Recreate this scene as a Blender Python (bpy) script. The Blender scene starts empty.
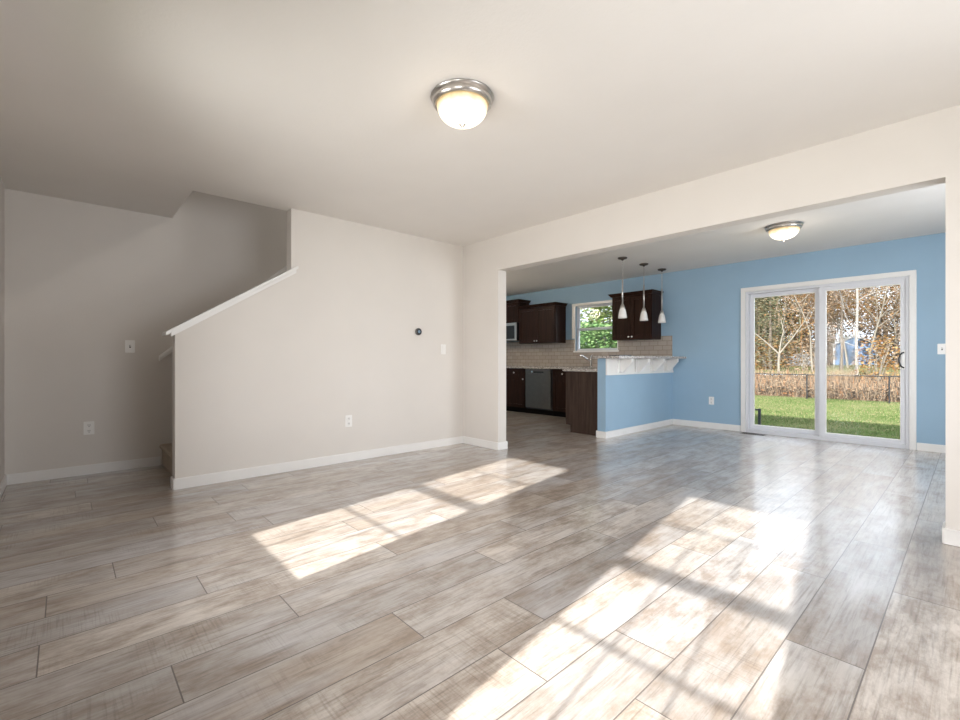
import bpy, bmesh, math, random
from mathutils import Vector, Matrix
random.seed(7)
sc = bpy.context.scene
COL = sc.collection
R = math.radians

# ------------------------------------------------------------------ camera
cam_d = bpy.data.cameras.new('camera')
cam_d.sensor_width = 36.0
cam_d.lens = 36.0 * 452.2 / 960.0
cam_d.clip_start = 0.02
cam_d.clip_end = 400
cam = bpy.data.objects.new('camera', cam_d)
COL.objects.link(cam)
cam.location = (0, 0, 1.03)
cam.rotation_euler = (R(90), 0, R(47.5))
sc.camera = cam

# ------------------------------------------------------------------ sky, sun, added fill lamps, exposure
world = bpy.data.worlds.new('sky')
sc.world = world
world.use_nodes = True
wn = world.node_tree.nodes
wn['Background'].inputs['Color'].default_value = (0.80, 0.88, 1.0, 1)
wn['Background'].inputs['Strength'].default_value = 2.8

def lamp(name, kind, energy, color, loc, direction=None, **kw):
    d = bpy.data.lights.new(name, kind)
    d.energy = energy
    d.color = color
    for k, v in kw.items():
        setattr(d, k, v)
    o = bpy.data.objects.new(name, d)
    COL.objects.link(o)
    o.location = loc
    if direction is not None:
        o.rotation_euler = Vector(direction).to_track_quat('-Z', 'Y').to_euler()
    return o

lamp('sun', 'SUN', 12.5, (1.0, 0.965, 0.92), (1, -10, 8), (-0.155, 1.0, -0.504), angle=R(0.75))
FILL_TINT = (1.0, 0.985, 0.97)
SP = R(115)
lamp('window_fill', 'AREA', 18, FILL_TINT, (-2.32, -0.33, 1.32), (-0.1, 1, -0.1), shape='RECTANGLE', size=0.76, size_y=1.4, spread=SP)  # fill lamp added inside the left front window to strengthen its light
lamp('window_fill', 'AREA', 18, FILL_TINT, (-0.465, -0.33, 1.32), (-0.1, 1, -0.1), shape='RECTANGLE', size=0.76, size_y=1.4, spread=SP)  # same added fill lamp inside the other front window
lamp('window_fill', 'AREA', 27, FILL_TINT, (1.26, 1.9, 1.35), (-1, -0.1, -0.02), shape='RECTANGLE', size=1.7, size_y=1.4, spread=R(165))  # unseen fill lamp added at the invented living room side opening
lamp('window_fill', 'AREA', 38, (0.96, 0.98, 1.0), (1.26, 4.95, 1.35), (-1, 0, -0.05), shape='RECTANGLE', size=1.3, size_y=1.4, spread=R(150))  # unseen fill lamp added at the invented dining side opening
lamp('stairwell_fill', 'POINT', 34, (1.0, 0.93, 0.84), (-3.7, 2.6, 3.9), shadow_soft_size=.15)  # unseen lamp without a fixture, added upstairs to brighten the stair wall

sc.view_settings.view_transform = 'Standard'
sc.view_settings.look = 'None'
sc.view_settings.exposure = 0.27
sc.view_settings.gamma = 1.0
sc.view_settings.use_curve_mapping = False
sc.cycles.max_bounces = 10
sc.cycles.diffuse_bounces = 6
sc.cycles.transparent_max_bounces = 16
sc.cycles.caustics_reflective = False
sc.cycles.caustics_refractive = False
sc.cycles.sample_clamp_indirect = 6.0

# ------------------------------------------------------------------ material helpers
class NT:
    def __init__(s, name):
        s.m = bpy.data.materials.new(name)
        s.m.use_nodes = True
        s.t = s.m.node_tree
        s.b = s.t.nodes['Principled BSDF']
        s.out = s.t.nodes['Material Output']
    def n(s, typ, **kw):
        nd = s.t.nodes.new(typ)
        for k, v in kw.items():
            setattr(nd, k, v)
        return nd
    def l(s, a, b):
        s.t.links.new(a, b)
    def put(s, sock, v):
        if hasattr(v, 'links') or isinstance(v, bpy.types.NodeSocket):
            s.l(v, sock)
        else:
            sock.default_value = v
    def math(s, op, a, b=None, c=None):
        nd = s.n('ShaderNodeMath', operation=op)
        s.put(nd.inputs[0], a)
        if b is not None: s.put(nd.inputs[1], b)
        if c is not None: s.put(nd.inputs[2], c)
        return nd.outputs[0]
    def mix(s, f, a, b, mode='MIX'):
        nd = s.n('ShaderNodeMix', data_type='RGBA', blend_type=mode)
        s.put(nd.inputs[0], f); s.put(nd.inputs[6], a); s.put(nd.inputs[7], b)
        return nd.outputs[2]
    def coord(s, scale=(1, 1, 1), which='Object'):
        tc = s.n('ShaderNodeTexCoord')
        mp = s.n('ShaderNodeMapping')
        mp.inputs['Scale'].default_value = scale
        s.l(tc.outputs[which], mp.inputs['Vector'])
        return mp.outputs[0]
    def noise(s, vec, scale, detail=3, rough=0.5):
        nd = s.n('ShaderNodeTexNoise')
        s.l(vec, nd.inputs['Vector'])
        nd.inputs['Scale'].default_value = scale
        nd.inputs['Detail'].default_value = detail
        nd.inputs['Roughness'].default_value = rough
        return nd.outputs['Fac']
    def ramp(s, f, stops, interp='LINEAR'):
        nd = s.n('ShaderNodeValToRGB')
        nd.color_ramp.interpolation = interp
        e = nd.color_ramp.elements
        while len(e) < len(stops): e.new(0.5)
        for el, (p, c) in zip(e, stops):
            el.position = p
            el.color = c if len(c) == 4 else (*c, 1)
        s.l(f, nd.inputs[0])
        return nd.outputs[0]
    def bump(s, h, strength, dist=0.001):
        nd = s.n('ShaderNodeBump')
        nd.inputs['Strength'].default_value = strength
        nd.inputs['Distance'].default_value = dist
        s.l(h, nd.inputs['Height'])
        s.l(nd.outputs[0], s.b.inputs['Normal'])
    def set(s, **kw):
        for k, v in kw.items():
            s.put(s.b.inputs[k.replace('_', ' ')], v)

def rgba(c): return (c[0], c[1], c[2], 1)

def plain(name, c, rough=0.5, metal=0.0, var=0.06, scale=8, bump=0.0, bscale=120, spec=0.5):
    t = NT(name)
    v = t.coord()
    f = t.noise(v, scale, 2)
    a = tuple(x * (1 - var) for x in c); b = tuple(min(1, x * (1 + var)) for x in c)
    t.l(t.ramp(f, [(0.3, a), (0.7, b)]), t.b.inputs['Base Color'])
    t.set(Roughness=rough, Metallic=metal)
    t.b.inputs['Specular IOR Level'].default_value = spec
    if bump: t.bump(t.noise(v, bscale, 2), bump, 0.002)
    return t.m

M = {}
M['wall'] = plain('greige_wall_paint', (0.69, 0.655, 0.618), 0.62, var=0.012, scale=3, bump=0.25, bscale=90, spec=0.3)
M['ceiling'] = plain('ceiling_paint', (0.785, 0.76, 0.73), 0.8, var=0.01, scale=3, bump=0.4, bscale=60, spec=0.2)
M['blue'] = plain('blue_wall_paint', (0.305, 0.45, 0.585), 0.55, var=0.02, scale=3, bump=0.25, bscale=90, spec=0.35)
M['trim'] = plain('white_trim_paint', (0.80, 0.79, 0.775), 0.35, var=0.01)
M['vinyl'] = plain('white_vinyl', (0.70, 0.71, 0.75), 0.35, var=0.01)
M['plate'] = plain('white_plastic', (0.86, 0.85, 0.83), 0.3, var=0.01)
M['nickel'] = plain('brushed_nickel', (0.60, 0.57, 0.54), 0.28, 1.0, var=0.05, scale=40)
M['darkmetal'] = plain('bronze_metal', (0.10, 0.085, 0.075), 0.35, 0.8)
M['steel'] = plain('stainless_steel', (0.17, 0.158, 0.148), 0.32, 1.0, var=0.04, scale=20)
M['steel_light'] = plain('bright_stainless', (0.50, 0.49, 0.48), 0.35, 0.8, var=0.03)
M['toe'] = plain('black_toe_board', (0.008, 0.007, 0.007), 0.7, spec=0.1)
M['black'] = plain('black_plastic', (0.012, 0.012, 0.014), 0.3)
M['blackmetal'] = plain('black_painted_metal', (0.010, 0.010, 0.011), 0.5)
M['darkslot'] = plain('dark_slot', (0.03, 0.03, 0.03), 0.6)
M['chrome'] = plain('chrome', (0.75, 0.75, 0.76), 0.12, 1.0, var=0.02)
M['knob'] = plain('satin_nickel_knob', (0.80, 0.79, 0.77), 0.25, 0.35, var=0.02)
M['exterior'] = plain('grey_siding', (0.42, 0.44, 0.46), 0.7)
M['roofing'] = plain('roof_shingle', (0.12, 0.11, 0.11), 0.9, var=0.2)
M['shadeglass'] = plain('frosted_white_glass', (0.80, 0.79, 0.77), 0.25, var=0.02)

def mat_floor():
    t = NT('grey_brown_wood_plank_floor')
    tc = t.n('ShaderNodeTexCoord')
    sp = t.n('ShaderNodeSeparateXYZ')
    t.l(tc.outputs['Object'], sp.inputs[0])
    X, Y = sp.outputs[0], sp.outputs[1]
    W, L = 0.2263, 1.363
    u = t.math('DIVIDE', t.math('ADD', X, 0.243), W)
    row = t.math('FLOOR', u)
    fu = t.math('FRACT', u)
    wn1 = t.n('ShaderNodeTexWhiteNoise', noise_dimensions='1D')
    t.l(t.math('ADD', row, 31.7), wn1.inputs['W'])
    off = t.math('MULTIPLY', wn1.outputs['Value'], L)
    for r, y in [(0, 2.71), (-1, 1.96), (-3, 1.545), (-5, 1.40), (-6, .98), (-7, .262), (-8, .69), (-9, -.07), (-10, .46), (-12, .175)]:
        c = t.math('COMPARE', row, float(r), 0.3)
        off = t.math('ADD', t.math('MULTIPLY', off, t.math('SUBTRACT', 1.0, c)), t.math('MULTIPLY', c, y))
    v = t.math('DIVIDE', t.math('SUBTRACT', Y, off), L)
    idx = t.math('FLOOR', v)
    fv = t.math('FRACT', v)
    cx = t.n('ShaderNodeCombineXYZ')
    t.l(row, cx.inputs[0]); t.l(idx, cx.inputs[1])
    wn2 = t.n('ShaderNodeTexWhiteNoise', noise_dimensions='2D')
    t.l(cx.outputs[0], wn2.inputs['Vector'])
    rnd = wn2.outputs['Value']
    # plank-local coordinates, shifted per plank so that the grain breaks at seams
    sh = t.n('ShaderNodeVectorMath', operation='SCALE')
    t.l(wn2.outputs['Color'], sh.inputs[0]); sh.inputs['Scale'].default_value = 37.0
    ad = t.n('ShaderNodeVectorMath', operation='ADD')
    t.l(tc.outputs['Object'], ad.inputs[0]); t.l(sh.outputs[0], ad.inputs[1])
    P = ad.outputs[0]
    def mp(scale):
        m = t.n('ShaderNodeMapping'); m.inputs['Scale'].default_value = scale
        t.l(P, m.inputs['Vector']); return m.outputs[0]
    base = t.ramp(rnd, [(0.0, (0.37, 0.305, 0.25)), (0.2, (0.51, 0.46, 0.415)), (0.4, (0.36, 0.335, 0.32)),
                        (0.6, (0.58, 0.525, 0.475)), (0.8, (0.43, 0.36, 0.30)), (1.0, (0.49, 0.47, 0.465))])
    cloud = t.noise(mp((6, 2.6, 1)), 1.5, 8, 0.72)
    base = t.mix(t.ramp(cloud, [(0.42, (0, 0, 0)), (0.62, (1, 1, 1))]), base, t.mix(0.74, base, (0.235, 0.172, 0.125, 1)))
    cool = t.noise(mp((4, 1.0, 1)), 1.3, 3)
    base = t.mix(t.ramp(cool, [(0.5, (0, 0, 0)), (0.72, (0.75, 0.75, 0.75))]), base, (0.52, 0.505, 0.51, 1))
    wv = t.n('ShaderNodeTexNoise', noise_dimensions='3D')
    t.l(mp((9, 0.8, 1)), wv.inputs['Vector']); wv.inputs['Scale'].default_value = 1.0; wv.inputs['Detail'].default_value = 2
    rings = t.math('FRACT', t.math('MULTIPLY', wv.outputs['Fac'], 14.0))
    grain = t.math('ADD', t.math('MULTIPLY', t.noise(mp((55, 3.2, 1)), 1.5, 5, 0.65), 0.72), t.math('ADD', t.math('MULTIPLY', rings, 0.09), 0.09))
    base = t.mix(1.0, base, t.ramp(grain, [(0.30, (0.66, 0.65, 0.64)), (0.48, (0.98, 0.98, 0.98)), (0.72, (1.16, 1.16, 1.16))]), 'MULTIPLY')
    streak = t.noise(mp((90, 2.2, 1)), 1.0, 4, 0.6)
    base = t.mix(1.0, base, t.ramp(streak, [(0.30, (0.72, 0.70, 0.68)), (0.44, (1, 1, 1))]), 'MULTIPLY')
    # rough-sawn cross marks in patches
    saw = t.noise(mp((5, 140, 1)), 1.0, 2)
    sawmask = t.ramp(t.noise(mp((2.2, 1.5, 1)), 1.4, 2), [(0.52, (0, 0, 0)), (0.66, (1, 1, 1))])
    sawc = t.ramp(saw, [(0.34, (0.80, 0.785, 0.77)), (0.5, (1, 1, 1))])
    base = t.mix(sawmask, base, t.mix(1.0, base, sawc, 'MULTIPLY'))
    eu = t.math('MULTIPLY', t.math('MINIMUM', fu, t.math('SUBTRACT', 1.0, fu)), W)
    ev = t.math('MULTIPLY', t.math('MINIMUM', fv, t.math('SUBTRACT', 1.0, fv)), L)
    e = t.math('MINIMUM', eu, ev)
    seam = t.math('LESS_THAN', e, 0.0021)
    base = t.mix(seam, base, (0.13, 0.11, 0.10, 1))
    t.l(base, t.b.inputs['Base Color'])
    t.l(t.ramp(grain, [(0.3, (0.36, 0.36, 0.36)), (0.7, (0.27, 0.27, 0.27))]), t.b.inputs['Roughness'])
    t.b.inputs['Specular IOR Level'].default_value = 0.5
    t.b.inputs['Coat Weight'].default_value = 0.8
    t.b.inputs['Coat Roughness'].default_value = 0.17
    h = t.math('ADD', t.math('MULTIPLY', grain, 0.5), t.math('MULTIPLY', t.math('MINIMUM', e, 0.004), 200.0))
    t.bump(h, 0.35, 0.0012)
    return t.m
M['floor'] = mat_floor()

def mat_wood(name, c0, c1, rough=0.35, axis=2):
    t = NT(name)
    s = [28, 28, 28]; s[axis] = 2.0
    g = t.noise(t.coord(tuple(s)), 1.0, 5, 0.6)
    t.l(t.ramp(g, [(0.3, c0), (0.7, c1)]), t.b.inputs['Base Color'])
    t.set(Roughness=rough)
    t.b.inputs['Specular IOR Level'].default_value = 0.14
    t.bump(g, 0.1, 0.001)
    return t.m
M['wood'] = mat_wood('espresso_cabinet_wood', (0.014, 0.006, 0.004), (0.034, 0.014, 0.009), 0.36)
M['panelwood'] = mat_wood('espresso_end_panel', (0.035, 0.022, 0.017), (0.075, 0.050, 0.040), 0.45)

def mat_granite():
    t = NT('speckled_granite')
    v = t.coord()
    vo = t.n('ShaderNodeTexVoronoi')
    t.l(v, vo.inputs['Vector']); vo.inputs['Scale'].default_value = 95
    a = t.ramp(t.noise(v, 60, 4, 0.7), [(0.38, (0.06, 0.05, 0.05)), (0.43, (0.50, 0.46, 0.43)), (0.55, (0.80, 0.77, 0.74))], 'CONSTANT')
    sp = t.n('ShaderNodeSeparateColor'); t.l(vo.outputs['Color'], sp.inputs[0])
    c = t.mix(t.math('GREATER_THAN', sp.outputs[0], 0.72), a, (0.30, 0.27, 0.25, 1))
    t.l(c, t.b.inputs['Base Color'])
    t.set(Roughness=0.15)
    return t.m
M['granite'] = mat_granite()

def mat_tile():
    t = NT('beige_subway_tile')
    tc = t.n('ShaderNodeTexCoord')
    sp = t.n('ShaderNodeSeparateXYZ'); t.l(tc.outputs['Object'], sp.inputs[0])
    cb = t.n('ShaderNodeCombineXYZ'); t.l(sp.outputs[0], cb.inputs[0]); t.l(sp.outputs[2], cb.inputs[1])
    br = t.n('ShaderNodeTexBrick')
    t.l(cb.outputs[0], br.inputs['Vector'])
    br.inputs['Scale'].default_value = 1.0
    br.inputs['Brick Width'].default_value = 0.152
    br.inputs['Row Height'].default_value = 0.0745
    br.inputs['Mortar Size'].default_value = 0.003
    br.inputs['Color1'].default_value = (0.40, 0.345, 0.30, 1)
    br.inputs['Color2'].default_value = (0.46, 0.40, 0.35, 1)
    br.inputs['Mortar'].default_value = (0.22, 0.185, 0.16, 1)
    t.l(br.outputs['Color'], t.b.inputs['Base Color'])
    t.set(Roughness=0.25)
    t.bump(t.math('SUBTRACT', 1.0, br.outputs['Fac']), 0.4, 0.002)
    return t.m
M['tile'] = mat_tile()

def mat_glass():
    t = NT('clear_window_glass')
    tr = t.n('ShaderNodeBsdfTransparent'); tr.inputs[0].default_value = (0.97, 0.98, 0.975, 1)
    gl = t.n('ShaderNodeBsdfGlossy'); gl.inputs['Roughness'].default_value = 0.0
    fr = t.n('ShaderNodeFresnel'); fr.inputs[0].default_value = 1.15
    mx = t.n('ShaderNodeMixShader')
    t.l(fr.outputs[0], mx.inputs[0]); t.l(tr.outputs[0], mx.inputs[1]); t.l(gl.outputs[0], mx.inputs[2])
    t.l(mx.outputs[0], t.out.inputs['Surface'])
    return t.m
M['glass'] = mat_glass()

def mat_dome():
    t = NT('lit_alabaster_glass')
    v = t.coord()
    sp = t.n('ShaderNodeSeparateXYZ'); t.l(v, sp.inputs[0])
    # bulbs sit low in the bowl: the glass glows white there and amber towards the metal rim
    f = t.math('MULTIPLY', t.math('ADD', sp.outputs[2], 0.042), -9.5)
    f = t.math('ADD', f, t.math('MULTIPLY', t.math('SUBTRACT', t.noise(v, 14, 3), .5), .45))
    c = t.ramp(f, [(0.05, (1.0, 0.70, 0.33)), (0.55, (1.0, 0.94, 0.80))])
    t.set(Roughness=0.2)
    t.l(t.ramp(f, [(0.05, (0.45, 0.36, 0.22)), (0.55, (0.8, 0.74, 0.62))]), t.b.inputs['Base Color'])
    t.l(c, t.b.inputs['Emission Color'])
    t.l(t.ramp(f, [(0.02, (0.42, 0.42, 0.42)), (0.5, (1.0, 1.0, 1.0))]), t.b.inputs['Emission Strength'])
    return t.m
M['dome'] = mat_dome()

def mat_carpet():
    t = NT('beige_carpet')
    v = t.coord()
    f = t.noise(v, 90, 3, 0.7)
    t.l(t.ramp(f, [(0.3, (0.24, 0.19, 0.145)), (0.7, (0.52, 0.45, 0.37))]), t.b.inputs['Base Color'])
    t.set(Roughness=1.0)
    t.bump(f, 0.8, 0.006)
    return t.m
M['carpet'] = mat_carpet()

def mat_ground(name, stops, s1=0.5, s2=9):
    t = NT(name)
    v = t.coord()
    f = t.math('ADD', t.math('MULTIPLY', t.noise(v, s1, 4), 0.45), t.math('MULTIPLY', t.noise(v, s2, 5, 0.7), 0.55))
    t.l(t.ramp(f, stops), t.b.inputs['Base Color'])
    t.set(Roughness=1.0)
    t.b.inputs['Specular IOR Level'].default_value = 0.0
    t.bump(f, 1.0, 0.05)
    return t.m
M['lawn'] = mat_ground('lawn_soil', [(0.38, (0.054, 0.083, 0.022)), (0.5, (0.094, 0.122, 0.043)), (0.60, (0.173, 0.158, 0.079))])
M['litter'] = mat_ground('leaf_litter', [(0.36, (0.062, 0.036, 0.019)), (0.5, (0.125, 0.077, 0.043)), (0.62, (0.192, 0.130, 0.082))])
M['farlawn'] = mat_ground('rough_far_grass', [(0.36, (0.078, 0.096, 0.036)), (0.5, (0.144, 0.144, 0.066)), (0.62, (0.216, 0.180, 0.102))])

def mat_leaf(name, stops, trans=0.25):
    t = NT(name)
    g = t.n('ShaderNodeNewGeometry')
    t.l(t.ramp(g.outputs['Random Per Island'], stops), t.b.inputs['Base Color'])
    t.set(Roughness=0.8)
    t.b.inputs['Specular IOR Level'].default_value = 0.1
    return t.m
M['leaf_tan'] = mat_leaf('tan_dry_leaves', [(0, (0.110, 0.072, 0.044)), (0.35, (0.187, 0.132, 0.088)), (0.7, (0.248, 0.187, 0.138)), (1, (0.275, 0.165, 0.083))])
M['leaf_wood'] = mat_leaf('mixed_dry_woodland', [(0, (0.05, 0.035, 0.025)), (0.25, (0.15, 0.11, 0.08)), (0.5, (0.22, 0.17, 0.125)), (0.7, (0.27, 0.21, 0.16)), (0.85, (0.27, 0.14, 0.06)), (1, (0.14, 0.14, 0.085))])
M['leaf_orange'] = mat_leaf('orange_leaves', [(0, (0.140, 0.060, 0.020)), (0.4, (0.250, 0.120, 0.040)), (0.75, (0.275, 0.180, 0.080)), (1, (0.180, 0.135, 0.050))])
M['leaf_green'] = mat_leaf('evergreen_needles', [(0, (0.04, 0.048, 0.025)), (0.4, (0.10, 0.108, 0.06)), (0.75, (0.19, 0.17, 0.11)), (1, (0.23, 0.15, 0.08))])
M['leaf_bright'] = mat_leaf('yellow_green_leaves', [(0, (0.043, 0.081, 0.022)), (0.5, (0.112, 0.167, 0.043)), (1, (0.260, 0.273, 0.112))])
M['leaf_fresh'] = mat_leaf('mid_green_leaves', [(0, (0.036, 0.079, 0.029)), (0.5, (0.094, 0.166, 0.058)), (1, (0.187, 0.259, 0.108))])
M['blade'] = mat_leaf('grass_blades', [(0, (0.060, 0.098, 0.026)), (0.45, (0.098, 0.135, 0.045)), (0.7, (0.150, 0.165, 0.068)), (1, (0.240, 0.195, 0.112))])
M['twig'] = mat_leaf('dry_twigs', [(0, (0.05, 0.038, 0.03)), (0.35, (0.12, 0.088, 0.062)), (0.6, (0.20, 0.15, 0.105)), (0.85, (0.26, 0.185, 0.12)), (1, (0.27, 0.12, 0.05))])
M['bark'] = plain('grey_brown_bark', (0.132, 0.105, 0.081), 0.9, var=0.3, scale=6)
M['palebark'] = plain('pale_bark', (0.184, 0.160, 0.128), 0.9, var=0.2, scale=6)
M['birchbark'] = plain('white_birch_bark', (0.202, 0.187, 0.169), 0.9, var=0.15, scale=5)
M['shedblue'] = plain('blue_shed_siding', (0.109, 0.186, 0.320), 0.7, var=0.08)
M['greywood'] = plain('weathered_grey_wood', (0.30, 0.30, 0.31), 0.9, var=0.3, scale=4)
M['redroof'] = plain('grey_shingle', (0.385, 0.378, 0.371), 0.9, var=0.15)

# ------------------------------------------------------------------ mesh helpers
class MB:
    def __init__(s): s.v, s.f = [], []
    def add(s, vs, fs):
        o = len(s.v)
        s.v += [tuple(v) for v in vs]
        s.f += [tuple(i + o for i in f) for f in fs]
        return s
    def box(s, x0, x1, y0, y1, z0, z1):
        vs = [(x, y, z) for z in (z0, z1) for y in (y0, y1) for x in (x0, x1)]
        return s.add(vs, [(0, 2, 3, 1), (4, 5, 7, 6), (0, 1, 5, 4), (2, 6, 7, 3), (0, 4, 6, 2), (1, 3, 7, 5)])
    def prism(s, poly, axis, a, b):
        """poly: list of 2D points in the plane normal to axis; extruded a..b"""
        def p(q, w):
            return {'x': (w, q[0], q[1]), 'y': (q[0], w, q[1]), 'z': (q[0], q[1], w)}[axis]
        n = len(poly)
        vs = [p(q, a) for q in poly] + [p(q, b) for q in poly]
        fs = [tuple(range(n)), tuple(range(2 * n - 1, n - 1, -1))]
        fs += [(i, i + n, (i + 1) % n + n, (i + 1) % n) for i in range(n)]
        return s.add(vs, fs)
    def lathe(s, prof, cx, cy, n=40, z0=0.0):
        vs, fs = [], []
        for r, z in prof:
            for k in range(n):
                a = 2 * math.pi * k / n
                vs.append((cx + r * math.cos(a), cy + r * math.sin(a), z0 + z))
        for j in range(len(prof) - 1):
            for k in range(n):
                k2 = (k + 1) % n
                fs.append((j * n + k, j * n + k2, (j + 1) * n + k2, (j + 1) * n + k))
        m = len(prof)
        if prof[0][0] > 1e-6: fs.append(tuple(range(n)))
        if prof[-1][0] > 1e-6: fs.append(tuple(range((m - 1) * n, m * n)))
        return s.add(vs, fs)
    def tube(s, pts, rad, n=8, cap=True):
        pts = [Vector(p) for p in pts]
        if not isinstance(rad, (list, tuple)): rad = [rad] * len(pts)
        vs, fs = [], []
        for i, p in enumerate(pts):
            d = (pts[min(i + 1, len(pts) - 1)] - pts[max(i - 1, 0)]).normalized()
            up = Vector((0, 0, 1)) if abs(d.z) < 0.95 else Vector((1, 0, 0))
            a = d.cross(up).normalized(); b = a.cross(d)
            for k in range(n):
                t = 2 * math.pi * k / n
                vs.append(p + (a * math.cos(t) + b * math.sin(t)) * rad[i])
        for i in range(len(pts) - 1):
            for k in range(n):
                k2 = (k + 1) % n
                fs.append((i * n + k, i * n + k2, (i + 1) * n + k2, (i + 1) * n + k))
        if cap:
            fs.append(tuple(range(n))); fs.append(tuple(range((len(pts) - 1) * n, len(pts) * n)))
        return s.add(vs, fs)
    def quad(s, c, sx, sy=None):
        """one randomly turned leaf"""
        sy = sy or sx
        q = Matrix.Rotation(random.uniform(0, 6.28), 3, 'Z') @ Matrix.Rotation(random.uniform(-1.3, 1.3), 3, 'X')
        c = Vector(c)
        pts = [c + q @ Vector(p) for p in ((-sx, 0, 0), (0, -sy * .6, 0), (sx, 0, 0), (0, sy * .6, 0))]
        return s.add(pts, [(0, 1, 2, 3)])
    def build(s, name, mat, parent=None, bevel=0.0, smooth=False, seg=2):
        me = bpy.data.meshes.new(name)
        off = world_of(parent) if parent else Vector((0, 0, 0))
        me.from_pydata([tuple(Vector(v) - off) for v in s.v], [], s.f)
        bm = bmesh.new(); bm.from_mesh(me)
        if len(s.v) < 20000:
            bmesh.ops.remove_doubles(bm, verts=bm.verts, dist=1e-6)
            bmesh.ops.recalc_face_normals(bm, faces=bm.faces)
            if bevel:
                ed = [e for e in bm.edges if len(e.link_faces) == 2 and e.calc_face_angle(0) > 0.5]
                bmesh.ops.bevel(bm, geom=ed, offset=bevel, segments=seg, affect='EDGES', clamp_overlap=True)
        bm.to_mesh(me); bm.free()
        if smooth:
            for p in me.polygons: p.use_smooth = True
        me.materials.append(mat)
        o = bpy.data.objects.new(name, me)
        COL.objects.link(o)
        if parent: o.parent = parent
        return o

def world_of(o):
    v = Vector((0, 0, 0))
    while o is not None:
        v += o.location; o = o.parent
    return v

def smooth_by_angle(o, deg=35):
    """flat where the surface turns sharply, smooth elsewhere"""
    me = o.data
    bm = bmesh.new(); bm.from_mesh(me)
    for f in bm.faces: f.smooth = True
    for e in bm.edges:
        if len(e.link_faces) == 2 and e.calc_face_angle(0) > R(deg): e.smooth = False
    bm.to_mesh(me); bm.free()
    return o

def tag(o, label=None, cat=None, group=None, kind=None):
    if label: o['label'] = label
    if cat: o['category'] = cat
    if group: o['group'] = group
    if kind: o['kind'] = kind
    return o

def thing(name, loc, label, cat, group=None, kind=None):
    o = bpy.data.objects.new(name, None)
    o.empty_display_size = 0.1
    COL.objects.link(o); o.location = loc
    return tag(o, label, cat, group, kind)

def struct(o, label=None, cat=None):
    return tag(o, label, cat, None, 'structure')

def copy_thing(o, parent=None):
    c = o.copy(); COL.objects.link(c)
    if parent: c.parent = parent
    for ch in list(o.children): copy_thing(ch, c)
    return c

def B(*a): return MB().box(*a)

# ------------------------------------------------------------------ room shell
YB, YP = 7.17, 3.64           # blue wall, opening wall
XS, XL = -4.28, -5.38         # stair partition, wall behind the stairs
YF, XR, XK = -0.37, 1.30, -7.5
ZC = 2.44

struct(B(XK - .1, XR + .12, YF - .12, YB + .14, -.12, 0).build('floor', M['floor']), 'grey-brown wood plank floor running through the rooms', 'floor')

c = MB()
c.box(XK - .1, XL - .12, YF - .12, YB + .14, ZC, ZC + .26)
c.box(XL, -4.39, YF - .12, .78, ZC, ZC + .26)
c.box(XL, -4.39, 3.70, 3.77, ZC, ZC + .26); c.box(XL - .12, -4.39, 3.77, YB + .14, ZC, ZC + .26)
c.box(-4.39, XR + .12, YF - .12, YB + .14, ZC, ZC + .26)
struct(c.build('ceiling', M['ceiling']), 'smooth off-white ceiling with stairwell opening', 'ceiling')

def wall_y(name, mat, y0, y1, x0, x1, holes, z1=ZC):
    """wall along X with rectangular holes (xa, xb, za, zb), left to right"""
    m = MB(); x = x0
    for xa, xb, za, zb in holes:
        m.box(x, xa, y0, y1, 0, z1)
        if za > 0: m.box(xa, xb, y0, y1, 0, za)
        m.box(xa, xb, y0, y1, zb, z1)
        x = xb
    m.box(x, x1, y0, y1, 0, z1)
    return struct(m.build(name, mat))

def wall_x(name, mat, x0, x1, y0, y1, holes, z1=ZC):
    m = MB(); y = y0
    for ya, yb, za, zb in holes:
        m.box(x0, x1, y, ya, 0, z1)
        if za > 0: m.box(x0, x1, ya, yb, 0, za)
        m.box(x0, x1, ya, yb, zb, z1)
        y = yb
    m.box(x0, x1, y, y1, 0, z1)
    return struct(m.build(name, mat))

WF = [(-2.755, -1.885, .535, 2.065), (-.90, -.03, .535, 2.065)]
tag(wall_y('wall_front', M['wall'], YF - .12, YF, XL - .12, XR, WF), 'greige front wall beside the stairs corner', 'wall')
o = B(XL - .12, XL, YF, 3.77, 0, 4.2).build('wall_left', M['wall'])
struct(o, 'tall greige wall behind the stairs', 'wall')
RW = [(1.05, 2.75, .535, 2.065)]  # hole for an invented window that carries a fill lamp
wall_x('wall_right', M['wall'], XR, XR + .12, YF - .12, 3.70, RW)
wall_x('wall_dining', M['blue'], XR, XR + .12, 3.70, YB + .14, [(4.25, 5.65, .535, 2.065)])  # its hole is invented too, for the dining fill lamp
# partition under and beside the stairs
p = [(.64, 0), (3.64, 0), (3.64, ZC), (1.545, ZC), (1.545, 1.845), (.64, 1.262)]
o = MB().prism(p, 'x', -4.40, XS).build('wall_stair', M['wall'])
struct(o, 'pale greige partition wall with sloped cut-out beside stairs', 'wall')
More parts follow.
